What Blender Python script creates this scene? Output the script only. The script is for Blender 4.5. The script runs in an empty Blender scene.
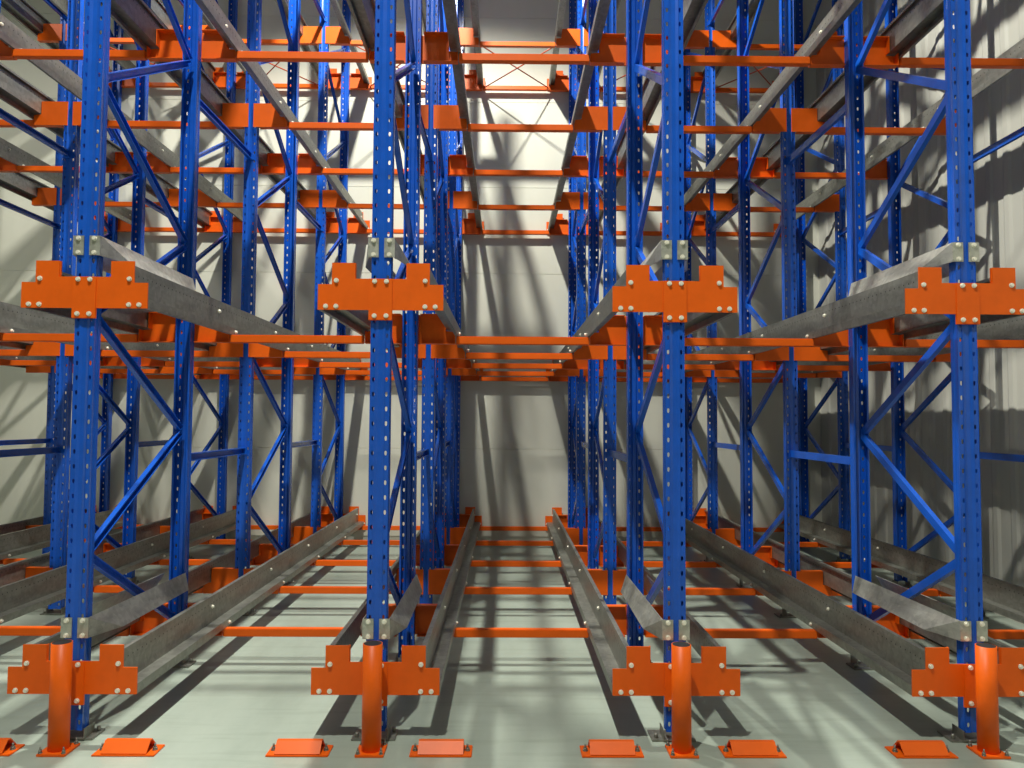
import bpy, bmesh, math, random
from mathutils import Vector, Matrix
random.seed(4)
SC = bpy.context.scene
COL = SC.collection
PI = math.pi

# ------------------------------------------------------------------ layout (metres, floor at z = 0, aisle at y < 3.9)
CX = [3.75, 2.25, 0.75, -0.75, -2.25, -3.75, -5.25]      # upright columns, counted from the ribbed side wall
RY = [3.965, 5.155, 6.405, 7.595, 8.845, 10.035]         # six uprights deep, in three braced pairs
ZB = [0.231 + 1.9225 * k for k in range(4)]              # underside of the rails on the four levels
HU = 7.45                                                # upright height
YW = 10.13                                               # back wall
XW = 4.02                                                # ribbed side wall
ORD = ['first', 'second', 'third', 'fourth', 'fifth', 'sixth', 'seventh']
LEV = ['floor level', 'second level', 'third level', 'top level']

# ------------------------------------------------------------------ materials
def nodes(name):
    m = bpy.data.materials.new(name); m.use_nodes = True
    nt = m.node_tree; b = nt.nodes['Principled BSDF']
    return m, nt, b

def coords(nt, kind='Object', scale=(1, 1, 1)):
    tc = nt.nodes.new('ShaderNodeTexCoord'); mp = nt.nodes.new('ShaderNodeMapping')
    mp.inputs['Scale'].default_value = scale
    nt.links.new(tc.outputs[kind], mp.inputs['Vector'])
    return mp.outputs['Vector']

def noise(nt, vec, scale, detail=4, rough=0.6):
    n = nt.nodes.new('ShaderNodeTexNoise')
    n.inputs['Scale'].default_value = scale; n.inputs['Detail'].default_value = detail
    n.inputs['Roughness'].default_value = rough
    nt.links.new(vec, n.inputs['Vector'])
    return n.outputs['Fac']

def ramp(nt, fac, stops):
    r = nt.nodes.new('ShaderNodeValToRGB')
    els = r.color_ramp.elements
    while len(els) < len(stops): els.new(0.5)
    for e, (p, c) in zip(els, stops):
        e.position = p; e.color = (*c, 1)
    nt.links.new(fac, r.inputs['Fac'])
    return r.outputs['Color']

def bump(nt, b, fac, strength, dist=0.01):
    n = nt.nodes.new('ShaderNodeBump')
    n.inputs['Strength'].default_value = strength; n.inputs['Distance'].default_value = dist
    nt.links.new(fac, n.inputs['Height']); nt.links.new(n.outputs['Normal'], b.inputs['Normal'])

def paint(name, c, rough=0.35, var=0.12, metal=0.0, spec=0.5):
    m, nt, b = nodes(name)
    v = coords(nt)
    f = noise(nt, v, 9, 3)
    col = ramp(nt, f, [(0.3, tuple(x * (1 - var) for x in c)), (0.7, tuple(min(1, x * (1 + var)) for x in c))])
    nt.links.new(col, b.inputs['Base Color'])
    b.inputs['Roughness'].default_value = rough
    b.inputs['Metallic'].default_value = metal
    b.inputs['Specular IOR Level'].default_value = spec
    f2 = noise(nt, v, 160, 2)
    bump(nt, b, f2, 0.06, 0.002)
    return m

def zinc(name, c, holes=False):
    m, nt, b = nodes(name)
    v = coords(nt)
    vo = nt.nodes.new('ShaderNodeTexVoronoi'); vo.inputs['Scale'].default_value = 38
    nt.links.new(v, vo.inputs['Vector'])
    sp = nt.nodes.new('ShaderNodeSeparateColor'); nt.links.new(vo.outputs['Color'], sp.inputs['Color'])
    f = noise(nt, coords(nt, scale=(6, 1.2, 6)), 3, 5)
    mx = nt.nodes.new('ShaderNodeMath'); mx.operation = 'MULTIPLY_ADD'
    nt.links.new(sp.outputs[0], mx.inputs[0]); mx.inputs[1].default_value = 0.25
    nt.links.new(f, mx.inputs[2])
    col = ramp(nt, mx.outputs[0], [(0.35, tuple(x * 0.72 for x in c)), (0.85, tuple(min(1, x * 1.2) for x in c))])
    nt.links.new(col, b.inputs['Base Color'])
    b.inputs['Metallic'].default_value = 0.75
    if holes:      # a row of small punched holes along the web
        tc = nt.nodes.new('ShaderNodeTexCoord'); sx = nt.nodes.new('ShaderNodeSeparateXYZ'); nt.links.new(tc.outputs['Object'], sx.inputs[0])
        def mth(op, a, v):
            n = nt.nodes.new('ShaderNodeMath'); n.operation = op
            for i, q in enumerate((a, v)):
                if isinstance(q, (int, float)): n.inputs[i].default_value = q
                else: nt.links.new(q, n.inputs[i])
            return n.outputs[0]
        yy = mth('SUBTRACT', mth('MODULO', sx.outputs['Y'], 0.05), 0.025)
        zz = mth('SUBTRACT', sx.outputs['Z'], 0.172)
        dd = mth('ADD', mth('POWER', yy, 2), mth('POWER', zz, 2))
        msk = mth('LESS_THAN', dd, 0.0042 ** 2)
        mh = nt.nodes.new('ShaderNodeMix'); mh.data_type = 'RGBA'; nt.links.new(msk, mh.inputs[0]); nt.links.new(col, mh.inputs[6]); mh.inputs[7].default_value = (0.01, 0.01, 0.01, 1)
        nt.links.new(mh.outputs[2], b.inputs['Base Color'])
    rr = nt.nodes.new('ShaderNodeMapRange'); nt.links.new(f, rr.inputs['Value'])
    rr.inputs['To Min'].default_value = 0.34; rr.inputs['To Max'].default_value = 0.56
    nt.links.new(rr.outputs[0], b.inputs['Roughness'])
    return m

M = {}
M['blue'] = paint('blue enamel', (0.006, 0.092, 0.54), 0.26, 0.10)
M['orange'] = paint('orange enamel', (0.80, 0.120, 0.004), 0.42, 0.06, 0.0, 0.3)
M['red'] = paint('red oxide enamel', (0.55, 0.075, 0.015), 0.45, 0.10)
M['zinc'] = zinc('galvanised steel', (0.29, 0.295, 0.265))
M['rail'] = zinc('punched galvanised steel', (0.29, 0.295, 0.265), True)
M['bright'] = zinc('bright galvanised steel', (0.52, 0.53, 0.48))
M['bolt'] = paint('plated bolt steel', (0.88, 0.86, 0.74), 0.3, 0.05, 0.15)
M['dark'] = paint('black rubber cap', (0.02, 0.02, 0.022), 0.6)

def mk_floor():
    m, nt, b = nodes('sealed concrete')
    v = coords(nt, scale=(1.0, 0.35, 1))
    f = noise(nt, v, 1.3, 6, 0.62)
    col = ramp(nt, f, [(0.3, (0.27, 0.325, 0.275)), (0.5, (0.355, 0.42, 0.36)), (0.72, (0.43, 0.50, 0.435))])
    f2 = noise(nt, coords(nt, scale=(0.5, 5, 1)), 2.2, 5, 0.7)
    dk = ramp(nt, f2, [(0.28, (0.72, 0.73, 0.70)), (0.5, (1, 1, 1))])
    mu = nt.nodes.new('ShaderNodeMix'); mu.data_type = 'RGBA'; mu.blend_type = 'MULTIPLY'; mu.inputs[0].default_value = 0.6
    nt.links.new(col, mu.inputs[6]); nt.links.new(dk, mu.inputs[7])
    nt.links.new(mu.outputs[2], b.inputs['Base Color'])
    b.inputs['Roughness'].default_value = 0.42
    f3 = noise(nt, coords(nt), 60, 3)
    bump(nt, b, f3, 0.05, 0.003)
    return m
M['floor'] = mk_floor()

def mk_wall(name, c):
    m, nt, b = nodes(name)
    f = noise(nt, coords(nt, scale=(1, 1, 0.3)), 1.5, 5)
    col = ramp(nt, f, [(0.3, tuple(x * 0.9 for x in c)), (0.7, c)])
    nt.links.new(col, b.inputs['Base Color'])
    b.inputs['Roughness'].default_value = 0.5
    return m
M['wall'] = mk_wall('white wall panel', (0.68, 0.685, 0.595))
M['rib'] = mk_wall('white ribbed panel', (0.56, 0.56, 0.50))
M['ceil'] = mk_wall('grey roof sheet', (0.42, 0.42, 0.40))

# ------------------------------------------------------------------ mesh helpers
class MB:
    def __init__(self): self.v = []; self.f = []; self.s = []
    def add(self, vs, fs, smooth=False):
        b = len(self.v); self.v += [tuple(p) for p in vs]
        self.f += [tuple(b + i for i in q) for q in fs]; self.s += [smooth] * len(fs)
    def box(self, x0, x1, y0, y1, z0, z1, bev=0.0):
        if bev <= 0:
            vs = [(x, y, z) for x in (x0, x1) for y in (y0, y1) for z in (z0, z1)]
            self.add(vs, [(0, 1, 3, 2), (4, 6, 7, 5), (0, 4, 5, 1), (2, 3, 7, 6), (0, 2, 6, 4), (1, 5, 7, 3)]); return
        bm = bmesh.new(); bmesh.ops.create_cube(bm, size=1)
        for v in bm.verts:
            v.co = Vector(((x0 + x1) / 2 + v.co.x * (x1 - x0), (y0 + y1) / 2 + v.co.y * (y1 - y0), (z0 + z1) / 2 + v.co.z * (z1 - z0)))
        bmesh.ops.bevel(bm, geom=list(bm.edges), offset=bev, segments=2, affect='EDGES')
        bm.verts.ensure_lookup_table()
        self.add([v.co for v in bm.verts], [[v.index for v in f.verts] for f in bm.faces]); bm.free()
    def prism(self, poly, a0, a1, place):
        """poly: 2-D outline; extruded from a0 to a1; place(u, v, a) gives the point"""
        n = len(poly)
        vs = [place(u, v, a0) for u, v in poly] + [place(u, v, a1) for u, v in poly]
        fs = [(i, (i + 1) % n, n + (i + 1) % n, n + i) for i in range(n)]
        fs += [tuple(range(n - 1, -1, -1)), tuple(range(n, 2 * n))]
        self.add(vs, fs)
    def cyl(self, c, ax, r, h, n=16, r2=None, cap=True):
        ax = Vector(ax).normalized(); u = ax.orthogonal().normalized(); w = ax.cross(u); c = Vector(c); r2 = r if r2 is None else r2
        vs = []
        for k in range(n):
            a = 2 * PI * k / n; d = math.cos(a) * u + math.sin(a) * w
            vs += [c + d * r, c + ax * h + d * r2]
        self.add(vs, [(2 * k, 2 * ((k + 1) % n), 2 * ((k + 1) % n) + 1, 2 * k + 1) for k in range(n)], True)
        if cap:
            self.add([vs[2 * k] for k in range(n)], [tuple(range(n - 1, -1, -1))])
            self.add([vs[2 * k + 1] for k in range(n)], [tuple(range(n))])
    def ring(self, c, ax, ro, ri, h, n=32):
        """open tube with a wall"""
        ax = Vector(ax).normalized(); u = ax.orthogonal().normalized(); w = ax.cross(u); c = Vector(c)
        vs = []
        for k in range(n):
            a = 2 * PI * k / n; d = math.cos(a) * u + math.sin(a) * w
            vs += [c + d * ro, c + ax * h + d * ro, c + ax * h + d * ri, c + d * ri]
        o, t, i = [], [], []
        for k in range(n):
            a, b = 4 * k, 4 * ((k + 1) % n)
            o.append((a, b, b + 1, a + 1)); t.append((a + 1, b + 1, b + 2, a + 2)); i.append((a + 2, b + 2, b + 3, a + 3)); t.append((a + 3, b + 3, b, a))
        self.add(vs, o + i, True); self.add(vs, t)
    def mesh(self, name, mat, fix=True):
        me = bpy.data.meshes.new(name)
        me.from_pydata(self.v, [], self.f)
        me.polygons.foreach_set('use_smooth', self.s)
        if fix:
            bm = bmesh.new(); bm.from_mesh(me); bmesh.ops.remove_doubles(bm, verts=bm.verts, dist=1e-5)
            bmesh.ops.recalc_face_normals(bm, faces=bm.faces); bm.to_mesh(me); bm.free()
        me.materials.append(M[mat]); me.update()
        return me

def sheet(pl, t):
    """outline of a folded sheet of thickness t that follows the polyline pl"""
    n = len(pl); L = []; R = []
    for i, p in enumerate(pl):
        p = Vector(p); ds = []
        if i > 0: ds.append((p - Vector(pl[i - 1])).normalized())
        if i < n - 1: ds.append((Vector(pl[i + 1]) - p).normalized())
        ns = [Vector((-d.y, d.x)) for d in ds]
        nn = ns[0] if len(ns) == 1 else (ns[0] + ns[1]).normalized()
        k = t / 2 / max(0.3, nn.dot(ns[0]))
        L.append(tuple(p + nn * k)); R.append(tuple(p - nn * k))
    return L + R[::-1]

def solid(vs, fs, t, name, mat):
    """thicken an open surface into sheet metal"""
    me = bpy.data.meshes.new(name); me.from_pydata([tuple(v) for v in vs], [], fs)
    bm = bmesh.new(); bm.from_mesh(me); bmesh.ops.remove_doubles(bm, verts=bm.verts, dist=1e-5)
    bmesh.ops.recalc_face_normals(bm, faces=bm.faces)
    bmesh.ops.solidify(bm, geom=list(bm.faces), thickness=t)
    bmesh.ops.recalc_face_normals(bm, faces=bm.faces)
    bm.to_mesh(me); bm.free(); me.materials.append(M[mat]); me.update()
    return me

def put(name, me, parent=None, loc=(0, 0, 0), label=None):
    o = bpy.data.objects.new(name, me); COL.objects.link(o); o.location = loc
    if parent: o.parent = parent
    if label: o['label'] = label
    return o

def thing(name, loc, label, cat, group=None, rz=0.0):
    o = bpy.data.objects.new(name, None); COL.objects.link(o)
    o.location = loc; o.rotation_euler = (0, 0, rz); o.empty_display_size = 0.1
    tag(o, label, cat, group)
    return o

def tag(o, label, cat, group=None):
    o['label'] = label; o['category'] = cat
    if group: o['group'] = group
    return o

def copy_thing(src, loc, label, name=None):
    """a copy of a thing, its parts and their sub-parts"""
    r = src.copy(); COL.objects.link(r); r.location = loc; r['label'] = label
    for ch in src.children:
        c = ch.copy(); COL.objects.link(c); c.parent = r
        for g in ch.children:
            d = g.copy(); COL.objects.link(d); d.parent = c
    return r

def struct(name, me):
    o = put(name, me); o['kind'] = 'structure'; return o

def mirror(me, name):
    m2 = me.copy(); m2.name = name
    m2.transform(Matrix.Scale(-1, 4, (1, 0, 0))); m2.flip_normals(); return m2

# ------------------------------------------------------------------ room shell
b = MB(); b.box(-9.5, XW + 0.2, -9, YW + 0.2, -0.2, 0)
struct('floor', b.mesh('floor', 'floor'))

def wall_back():
    b = MB(); prof = [(YW + 0.2, 0), (YW, 0)]
    for z in (1.22, 2.37, 3.52, 4.67, 5.82, 6.97, 8.12):
        prof += [(YW, z - 0.004), (YW + 0.005, z - 0.001), (YW + 0.005, z + 0.001), (YW, z + 0.004)]
    prof += [(YW, 9.8), (YW + 0.2, 9.8)]
    b.prism(prof, -9.5, XW + 0.2, lambda u, v, a: (a, u, v))
    return b.mesh('wall_back', 'wall')
struct('wall_back', wall_back())

def wall_right():
    b = MB(); prof = [(XW + 0.2, -9.0), (XW, -9.0)]
    y = -8.9
    while y < YW - 0.2:
        prof += [(XW, y), (XW - 0.012, y + 0.03), (XW - 0.012, y + 0.085), (XW, y + 0.115)]
        y += 0.24
    prof += [(XW, YW), (XW + 0.2, YW)]
    b.prism(prof, 0, 9.8, lambda u, v, a: (u, v, a))
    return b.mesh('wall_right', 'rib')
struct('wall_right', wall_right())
b = MB(); b.box(-9.7, -9.5, -9, YW + 0.2, 0, 9.8)
struct('wall_left', b.mesh('wall_left', 'wall'))
b = MB(); b.box(-9.7, XW + 0.2, -9.2, -9, 0, 9.8)
struct('wall_front', b.mesh('wall_front', 'wall'))
b = MB(); b.box(-9.7, XW + 0.2, -9.2, YW + 0.2, 9.8, 9.95)
struct('ceiling', b.mesh('ceiling', 'ceil'))

# ------------------------------------------------------------------ uprights and their bracing
UW, UD, UT = 0.0475, 0.060, 0.0028       # half width, depth, sheet

def upright_mesh():
    """folded omega post, perforated down its face; face at y = 0, open towards +y"""
    vs, fs = [], []
    P = 0.0745; z0 = 0.05; n = int((HU - z0) / P)
    zt = z0 + n * P
    def quad(a, b_, c, d):
        k = len(vs); vs.extend((a, b_, c, d)); fs.append((k, k + 1, k + 2, k + 3))
    def cell(xa, xb, xc, za, zb):
        zc = (za + zb) / 2
        k = len(vs)
        vs.extend([(xa, 0, za), (xb, 0, za), (xb, 0, zb), (xa, 0, zb)])
        hw, hh = 0.0058, 0.0115
        H = [(xc - hw, 0, zc - hh * .35), (xc - hw * .5, 0, zc - hh), (xc + hw * .5, 0, zc - hh), (xc + hw, 0, zc - hh * .35),
             (xc + hw, 0, zc + hh * .5), (xc + hw * .6, 0, zc + hh), (xc - hw * .6, 0, zc + hh), (xc - hw, 0, zc + hh * .5)]
        vs.extend(H); h = k + 4
        fs.extend([(k, k + 1, h + 2, h + 1), (k + 1, h + 3, h + 2), (k + 1, k + 2, h + 4, h + 3), (k + 2, h + 5, h + 4),
                   (k + 2, k + 3, h + 6, h + 5), (k + 3, h + 7, h + 6), (k + 3, k, h, h + 7), (k, h + 1, h)])
    for i in range(n):
        za, zb = z0 + i * P, z0 + (i + 1) * P
        for s in (-1, 1):
            xa, xb = sorted((s * 0.018, s * UW))
            cell(xa, xb, s * 0.0335, za, zb)
    # shallow groove in the middle of the face
    g = [(-0.018, 0), (-0.011, 0.006), (0.011, 0.006), (0.018, 0)]
    for (xa, ya), (xb, yb) in zip(g, g[1:]):
        quad((xa, ya, z0), (xb, yb, z0), (xb, yb, zt), (xa, ya, zt))
    for s in (-1, 1):
        pl = [(s * UW, 0), (s * UW, 0.03), (s * (UW + 0.003), 0.036), (s * (UW + 0.003), UD), (s * (UW - 0.008), UD)]
        for (xa, ya), (xb, yb) in zip(pl, pl[1:]):
            quad((xa, ya, z0), (xb, yb, z0), (xb, yb, zt), (xa, ya, zt))
    return solid(vs, fs, UT, 'upright', 'blue')

UPF = upright_mesh()
UPB = UPF.copy(); UPB.name = 'upright_turned'; UPB.transform(Matrix.Rotation(PI, 4, 'Z'))

def brace_mesh(y0, z0, y1, z1, name):
    d = Vector((0, y1 - y0, z1 - z0)); L = d.length; d.normalize(); nrm = Vector((0, -d.z, d.y))
    prof = sheet([(0.012, -0.018), (0.012, -0.021), (-0.013, -0.021), (-0.013, 0.021), (0.012, 0.021), (0.012, 0.018)], 0.004)
    b = MB()
    b.prism(prof, 0, L, lambda u, v, a: Vector((u, y0, z0)) + nrm * v + d * a)
    return b.mesh(name, 'blue')

FD = RY[1] - RY[0]
fy, by_ = 0.045, FD - 0.045
BR_UP = brace_mesh(by_, 0.0, fy, 0.60, 'brace_rising_forward')
BR_DN = brace_mesh(fy, 0.0, by_, 0.60, 'brace_rising_back')

def foot_mesh():
    b = MB()
    b.box(-0.12, 0.10, -0.03, 0.10, 0.0, 0.010, 0.002)
    b.prism(sheet([(-0.062, 0.06), (-0.062, 0.012), (0.062, 0.012), (0.062, 0.06)], 0.004), -0.05, 0.05, lambda u, v, a: (u, a + 0.01, v))
    b.cyl((-0.095, 0.0, 0.010), (0, 0, 1), 0.010, 0.022, 6)
    b.cyl((0.08, 0.07, 0.010), (0, 0, 1), 0.010, 0.022, 6)
    return b.mesh('foot_plate', 'zinc')
FOOT = foot_mesh(); FOOTB = FOOT.copy(); FOOTB.transform(Matrix.Rotation(PI, 4, 'Z'))
BOLT_Y = MB(); BOLT_Y.cyl((0, 0, 0), (0, -1, 0), 0.0125, 0.004, 14); BOLT_Y.cyl((0, -0.004, 0), (0, -1, 0), 0.0095, 0.008, 6)
BOLT_Y = BOLT_Y.mesh('bolt', 'bolt')
BOLT_X = BOLT_Y.copy(); BOLT_X.transform(Matrix.Rotation(PI / 2, 4, 'Z'))     # head towards +x

WHERE = ['aisle-side', 'middle', 'back']
truss0 = None
SKIP_TRUSS = set()
for ci, x in enumerate(CX):
    for k in range(3):
        if (ci, k) in SKIP_TRUSS: continue
        lab = f'blue braced pair of perforated uprights, {WHERE[k]} pair in {ORD[ci]} column from ribbed wall'
        loc = (x, RY[2 * k], 0)
        if truss0 is None:
            t = truss0 = thing('upright_truss', loc, lab, 'rack frame', 'braced upright pairs of the pallet rack')
            put('upright', UPF, t, (0, -0.031, 0)); put('upright', UPB, t, (0, FD + 0.031, 0))
            put('foot_plate', FOOT, t, label='grey galvanised foot plate'); put('foot_plate', FOOTB, t, (0, FD, 0), 'grey galvanised foot plate')
            for n in range(11):
                z = 0.285 + 0.617 * n
                put('brace', BR_UP if n % 2 == 0 else BR_DN, t, (0.006, 0, z + 0.008))
        else:
            copy_thing(truss0, loc, lab)

# blue spacers that tie one pair to the next
b = MB(); G = RY[2] - RY[1]
b.prism(sheet([(0.012, -0.018), (0.012, -0.025), (-0.013, -0.025), (-0.013, 0.025), (0.012, 0.025), (0.012, 0.018)], 0.004), 0.034, G - 0.034, lambda u, v, a: (u, a, v))
for s in (0.034, G - 0.04): b.box(-0.03, 0.03, s, s + 0.006, -0.03, 0.03)
SPM = b.mesh('frame_spacer', 'blue')
SKIP_SPACER = {(ci, 1, 2) for ci in range(7)} | {(6, 1, h) for h in range(3)}
for ci, x in enumerate(CX):
    for k in (1, 3):
        for h, z in enumerate((1.335, 3.78, 6.24)):
            if (ci, k, h) in SKIP_SPACER: continue
            o = put('spacer_strut', SPM, None, (x, RY[k], z))
            tag(o, f'blue horizontal strut, {"lower middle upper".split()[h]} one, joining {"aisle-side" if k == 1 else "back"} and middle uprights, {ORD[ci]} column from ribbed wall',
                'strut', 'blue struts between the upright pairs')

# ------------------------------------------------------------------ pallet rails
RL0, RL1 = RY[0] - 0.036, 10.082
def rail_mesh():
    pl = [(0.224, 0.202), (0.224, 0.217), (0.245, 0.217), (0.245, 0.048), (0.318, 0.048), (0.318, 0.004), (0.300, 0.004)]
    b = MB(); b.prism(sheet(pl, 0.004), RL0, RL1, lambda u, v, a: (u, a, v))
    return b.mesh('rail_channel', 'rail')
RAIL = {1: rail_mesh()}; RAIL[-1] = mirror(RAIL[1], 'rail_channel_turned')
def end_mesh():
    b = MB()
    b.prism([(0.125, 0.0), (0.34, 0.0), (0.34, 0.13), (0.252, 0.13), (0.252, 0.24), (0.125, 0.24)], RL1, RL1 + 0.006, lambda u, v, a: (u, a, v))
    return b.mesh('end_plate', 'orange')
ENDP = {1: end_mesh()}; ENDP[-1] = mirror(ENDP[1], 'end_plate_turned')
SKIP_RAIL = set()
rail0 = {}
for ci, x in enumerate(CX):
    for s in (1, -1):
        lane = ci if s == -1 else ci - 1         # lane ci lies on the far side of column ci from the ribbed wall
        if lane < 0: continue
        for l in range(4):
            if (ci, s, l) in SKIP_RAIL: continue
            side = 'wall side' if s == -1 else 'open side'
            if lane == 6: lab = f'grey galvanised rail beyond the seventh column from ribbed wall, {LEV[l]}'
            else: lab = f'grey galvanised pallet rail, {side} of {ORD[lane]} lane from ribbed wall, {LEV[l]}'
            loc = (x, 0, ZB[l])
            if s not in rail0:
                t = rail0[s] = thing('pallet_rail', loc, lab, 'rail', 'galvanised pallet rails of the rack')
                put('rail_channel', RAIL[s], t)
                put('end_plate', ENDP[s], t, label='small orange end plate')
                for k in range(1, 6):
                    bo = put('bolt', BOLT_X, t, (s * 0.247, RY[k] - 0.06, 0.15), 'bright bolt head')
                    if s < 0: bo.rotation_euler = (0, 0, PI)
                    bo = put('bolt', BOLT_X, t, (s * 0.320, RY[k] + 0.05, 0.024), 'bright bolt head')
                    if s < 0: bo.rotation_euler = (0, 0, PI)
            else:
                copy_thing(rail0[s], loc, lab)

# ------------------------------------------------------------------ orange rail brackets on the uprights
def bracket_mesh():
    zt, zb, d = 0.150, -0.050, 0.055
    F = [(0.021, 0, zb), (0.066, 0, zb), (0.300, 0, zb), (0.300, 0, 0.034), (0.238, 0, 0.040), (0.238, 0, zt), (0.066, 0, zt), (0.021, 0, zt)]
    B = [(0.066, d, zb), (0.300, d, zb), (0.300, d, 0.034), (0.238, d, 0.040), (0.238, d, zt), (0.066, d, zt)]
    return solid(F + B, [(0, 1, 2, 3, 4, 5, 6, 7), (2, 1, 8, 9), (3, 2, 9, 10), (5, 4, 11, 12), (6, 5, 12, 13)], 0.005, 'rail_bracket', 'orange')
def turned(me, name, sx, sy):
    m2 = me.copy(); m2.name = name
    m2.transform(Matrix.Diagonal((sx, sy, 1, 1)))
    if sx * sy < 0: m2.flip_normals()
    return m2
BKM = bracket_mesh()
BK = {(s, d): turned(BKM, 'rail_bracket', s, d) for s in (1, -1) for d in (1, -1)}
# brackets wholly above or beside the frame are left out
SKIP_BRACKET = {(ci, s, k, 3) for ci in range(7) for s in (1, -1) for k in (1, 2)} | {(6, s, k, l) for s in (1, -1) for k in (1, 2) for l in range(4)} | {(5, -1, 1, l) for l in range(4)} | {(6, -1, 3, l) for l in range(4)}
for ci, x in enumerate(CX):
    for s in (1, -1):
        if ci == 0 and s == 1: continue
        for k in range(1, 6):
            for l in range(4):
                if (ci, s, k, l) in SKIP_BRACKET: continue
                d = 1 if k % 2 == 0 else -1
                o = put('rail_bracket', BK[(s, d)], None, (x, RY[k] - d * 0.040, ZB[l]))
                tag(o, f'orange bracket, {ORD[ci]} column from ribbed wall, {"wall" if s == 1 else "open"} side, {ORD[k]} upright deep, {LEV[l]}',
                    'bracket', 'orange brackets that carry the rails')

# ------------------------------------------------------------------ orange cross bars under the rails
b = MB(); W = 1.5 - 2 * 0.308
b.box(-W / 2, W / 2, -0.026, 0.026, -0.052, 0.0, 0.004)
BARM = b.mesh('cross_rail', 'orange')
SKIP_BAR = {(li, 1, 3) for li in range(6)} | {(5, 1, l) for l in range(4)}
for li in range(6):
    xc = (CX[li] + CX[li + 1]) / 2
    for k in range(1, 6):
        for l in range(4):
            if (li, k, l) in SKIP_BAR: continue
            o = put('cross_rail', BARM, None, (xc, RY[k], ZB[l]))
            tag(o, f'orange cross bar in {ORD[li]} lane from ribbed wall, {LEV[l]}, {ORD[k - 1]} bar from the aisle',
                'cross bar', 'orange cross bars under the rails')

# red diagonal rods in plan at the top level
SKIP_ROD = set()
for li in range(6):
    if li in SKIP_ROD: continue
    xc = (CX[li] + CX[li + 1]) / 2
    t = thing('rod_bracing', (xc, RY[4], ZB[3] - 0.03), f'crossed red bracing rods at top level of {ORD[li]} lane from ribbed wall', 'bracing', 'crossed red rods at the top level')
    for s in (-1, 1):
        b = MB(); a = Vector((-s * 0.42, 0.03, 0.004 * s)); e = Vector((s * 0.42, RY[5] - RY[4] - 0.03, 0.004 * s))
        b.cyl(a, e - a, 0.0075, (e - a).length, 10)
        put('rod', b.mesh('rod', 'red'), t)

# ------------------------------------------------------------------ orange end brackets on the aisle uprights
def tplate_mesh():
    b = MB()
    out = [(0.06, -0.052), (0.06, 0.0), (0.319, 0.0), (0.319, 0.131), (0.249, 0.131), (0.249, 0.241), (0.131, 0.241), (0.131, 0.160), (0.0, 0.160)]
    pts = out + [(-u, v) for u, v in out[::-1][1:]]
    b.prism(pts, -0.005, 0.003, lambda u, v, a: (u, a, v))
    return b.mesh('bracket_plate', 'orange')
TPL = tplate_mesh()
TFL = {}
for s in (-1, 1):      # folded stiffener behind the inner edge of each ear
    b = MB(); b.prism(sheet([(0.131, 0.0), (0.131, 0.241)], 0.006), 0.003, 0.014, lambda u, v, a, s=s: (s * u, a, v))
    TFL[s] = b.mesh('stiffener', 'orange')
b = MB(); b.box(-0.06, 0.06, -0.011, -0.0052, -0.052, 0.160, 0.0015)
TTB = b.mesh('centre_strap', 'orange')
YT = RY[0] - 0.031 - 0.009
tb0 = None
for l in (0, 1):
    for ci in (1, 2, 3, 4):
        lab = f'orange stepped end bracket on {ORD[ci]} aisle upright from ribbed wall, ' + ('behind its guard post' if l == 0 else 'at second level')
        loc = (CX[ci], YT, ZB[l])
        if tb0 is None:
            t = tb0 = thing('end_bracket', loc, lab, 'bracket', 'stepped orange brackets on the aisle uprights')
            put('bracket_plate', TPL, t); put('stiffener', TFL[1], t); put('stiffener', TFL[-1], t); put('centre_strap', TTB, t)
            for s in (-1, 1):
                for u, v in ((0.226, 0.150), (0.226, 0.018), (0.278, 0.018)):
                    put('bolt', BOLT_Y, t, (s * u, -0.005, v), 'bright bolt head')
                for v in (0.146, -0.030):
                    put('bolt', BOLT_Y, t, (s * 0.030, -0.011, v), 'bright bolt head')
        else:
            copy_thing(tb0, loc, lab)

# ------------------------------------------------------------------ galvanised entry guides
def guide_mesh():
    A = (0.068, 0.0, 0.372); B = (0.068, 1.165, 0.366); C = (0.112, 1.115, 0.266); D = (0.124, 0.235, 0.266); E = (0.068, 0.0, 0.272)
    T = (0.055, 0.05, 0.374); U = (0.055, 1.165, 0.368)
    return solid([A, B, C, D, E, T, U], [(0, 1, 2, 3), (0, 3, 4)], 0.004, 'guide_sheet', 'bright')
def clip_mesh():
    b = MB(); b.prism(sheet([(0.014, -0.004), (0.066, -0.004), (0.066, 0.03)], 0.005), 0.272, 0.372, lambda u, v, a: (u, v, a))
    return b.mesh('guide_clip', 'bright')
GS = {1: guide_mesh()}; GS[-1] = mirror(GS[1], 'guide_sheet_turned')
GC = {1: clip_mesh()}; GC[-1] = mirror(GC[1], 'guide_clip_turned')
g0 = {}
for l in (0, 1):
    for ci in (1, 2, 3, 4):
        for s in (1, -1):
            lab = f'bright galvanised entry guide, {"wall" if s == 1 else "open"} side of {ORD[ci]} aisle upright from ribbed wall, {LEV[l]}'
            loc = (CX[ci], RY[0] - 0.033, ZB[l])
            if s not in g0:
                t = g0[s] = thing('entry_guide', loc, lab, 'pallet guide', 'galvanised guides beside the aisle uprights')
                put('guide_sheet', GS[s], t); c = put('guide_clip', GC[s], t)
                for v in (0.285, 0.358): put('bolt', BOLT_Y, c, (s * 0.040, -0.0065, v), 'bright bolt head')
            else:
                copy_thing(g0[s], loc, lab)

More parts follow.
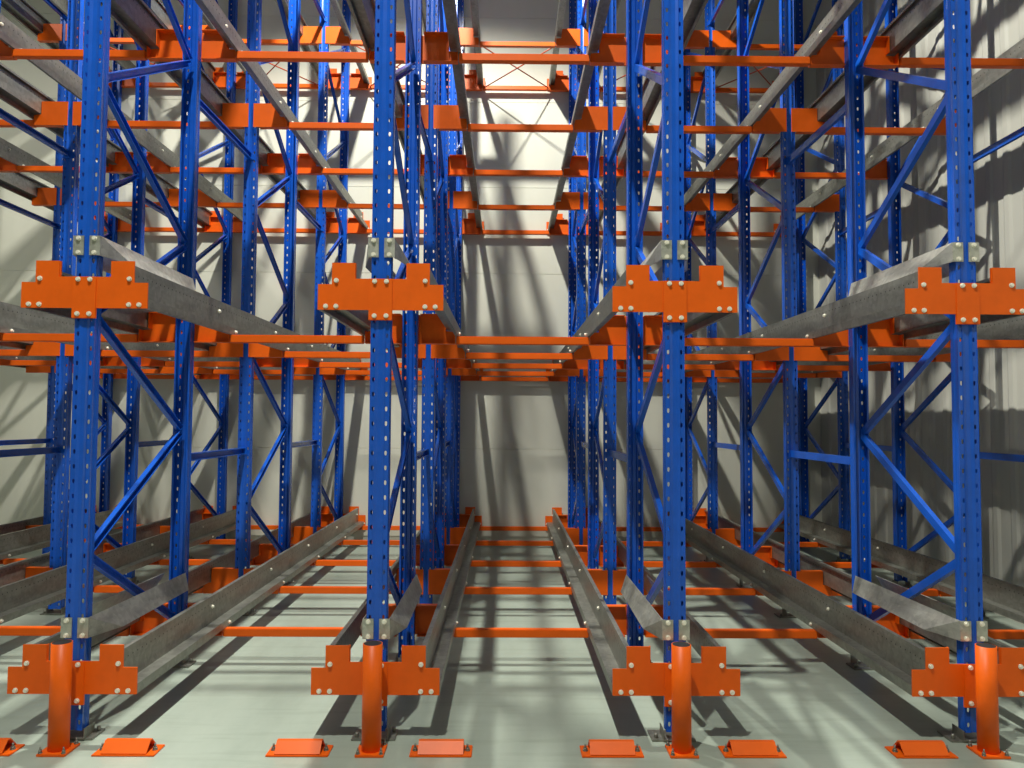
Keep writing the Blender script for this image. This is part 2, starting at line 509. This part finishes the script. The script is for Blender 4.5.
# ------------------------------------------------------------------ guard posts
b = MB(); b.ring((0, 0, 0.012), (0, 0, 1), 0.047, 0.042, 0.503, 40); POSTM = b.mesh('post_tube', 'orange')
b = MB(); b.box(-0.068, 0.068, -0.068, 0.068, 0, 0.012, 0.002); PBASE = b.mesh('base_plate', 'orange')
b = MB(); b.cyl((0, 0, 0.500), (0, 0, 1), 0.0425, 0.016, 32); PCAP = b.mesh('post_cap', 'dark')
b = MB(); b.cyl((0, 0, 0.012), (0, 0, 1), 0.010, 0.004, 14); b.cyl((0, 0, 0.016), (0, 0, 1), 0.008, 0.012, 6); b.cyl((0, 0, 0.02), (0, 0, 1), 0.004, 0.022, 8)
ANCH = b.mesh('anchor_bolt', 'zinc')
p0 = None
for ci in (1, 2, 3, 4):
    lab = f'round orange guard post on the floor before {ORD[ci]} aisle upright from ribbed wall'
    loc = (CX[ci] + (0.0, -0.012, 0.0, 0.003, 0.004)[ci], 3.812, 0)
    if p0 is None:
        t = p0 = thing('guard_post', loc, lab, 'guard post', 'orange guard posts along the aisle')
        put('post_tube', POSTM, t); put('post_cap', PCAP, t, label='dark flat post cap')
        bp = put('base_plate', PBASE, t)
        for sx in (-1, 1):
            for sy in (-1, 1): put('anchor_bolt', ANCH, bp, (sx * 0.055, sy * 0.055, 0), 'grey steel anchor bolt')
    else:
        copy_thing(p0, loc, lab)

# ------------------------------------------------------------------ low guide blocks on the floor
b = MB(); b.box(-0.148, 0.148, -0.062, 0.062, 0, 0.008, 0.002); GBB = b.mesh('base_plate', 'orange')
b = MB(); b.prism(sheet([(-0.054, 0.010), (-0.010, 0.054), (0.010, 0.054), (0.054, 0.010)], 0.006), -0.108, 0.108, lambda u, v, a: (a, u, v))
GBH = b.mesh('hump', 'orange')
b = MB(); b.cyl((0, 0, 0.008), (0, 0, 1), 0.013, 0.004, 14); b.cyl((0, 0, 0.012), (0, 0, 1), 0.010, 0.010, 6); b.cyl((0, 0, 0.02), (0, 0, 1), 0.005, 0.018, 8)
GBA = b.mesh('anchor_bolt', 'zinc')
gb0 = None
for li in range(1, 5):
    xc = (CX[li] + CX[li + 1]) / 2 if li < 4 else -3.0
    for s in (1, -1):
        if li == 4 and s == -1: continue
        lab = f'low orange guide block on floor, {"wall" if s == 1 else "open"} side of {ORD[li]} lane mouth from ribbed wall'
        loc = (xc + s * 0.41, 3.812, 0)
        if gb0 is None:
            t = gb0 = thing('guide_block', loc, lab, 'guide block', 'orange guide blocks on the floor')
            put('base_plate', GBB, t); put('hump', GBH, t)
            for sx in (-1, 1): put('anchor_bolt', GBA, t, (sx * 0.126, 0, 0), 'grey steel anchor bolt')
        else:
            copy_thing(gb0, loc, lab)

# ------------------------------------------------------------------ light
def light(kind, name, loc, power, color, **kw):
    d = bpy.data.lights.new(name, kind); d.energy = power; d.color = color
    for k, v in kw.items(): setattr(d, k, v)
    o = bpy.data.objects.new(name, d); COL.objects.link(o); o.location = loc
    return o
WARM = (1.0, 0.97, 0.86)
for x, y, p, cone, blend in ((-1.22, 5.7, 3000, 136, 0.3), (-1.22, 0.6, 2500, 122, 0.6), (-7.4, 5.7, 500, 136, 0.3)):
    light('SPOT', 'high_bay_lamp', (x, y, 8.8), p, WARM, spot_size=math.radians(cone), spot_blend=blend, shadow_soft_size=0.10)
light('AREA', 'ceiling_fill', (-2.7, 1.0, 9.7), 45, (1, 0.98, 0.92), shape='RECTANGLE', size=12, size_y=14)  # unseen broad fill added under the ceiling to lift the ambient level
w = bpy.data.worlds.new('hall'); SC.world = w; w.use_nodes = True
w.node_tree.nodes['Background'].inputs[0].default_value = (0.9, 0.95, 1, 1)
w.node_tree.nodes['Background'].inputs[1].default_value = 0.05

# ------------------------------------------------------------------ camera
f_px, pitch, roll, yaw, cx = 774.63, 0.0463, 0.0059, 0.008, -0.1105
Rv = Vector((math.cos(yaw), -math.sin(yaw), 0)); Hv = Vector((math.sin(yaw), math.cos(yaw), 0)); Zv = Vector((0, 0, 1))
Fv = math.cos(pitch) * Hv + math.sin(pitch) * Zv; Uv = -math.sin(pitch) * Hv + math.cos(pitch) * Zv
R2 = math.cos(roll) * Rv + math.sin(roll) * Uv; U2 = -math.sin(roll) * Rv + math.cos(roll) * Uv
cd = bpy.data.cameras.new('camera'); cam = bpy.data.objects.new('camera', cd); COL.objects.link(cam)
cd.sensor_width = 36; cd.lens = f_px / 1024 * 36; cd.clip_start = 0.05
m = Matrix((R2, U2, -Fv)).transposed().to_4x4(); m.translation = Vector((cx, 0, 1.6))
cam.matrix_world = m
SC.camera = cam

vs = SC.view_settings
vs.view_transform = 'Standard'; vs.look = 'None'; vs.gamma = 1; vs.use_curve_mapping = False; vs.exposure = -0.2
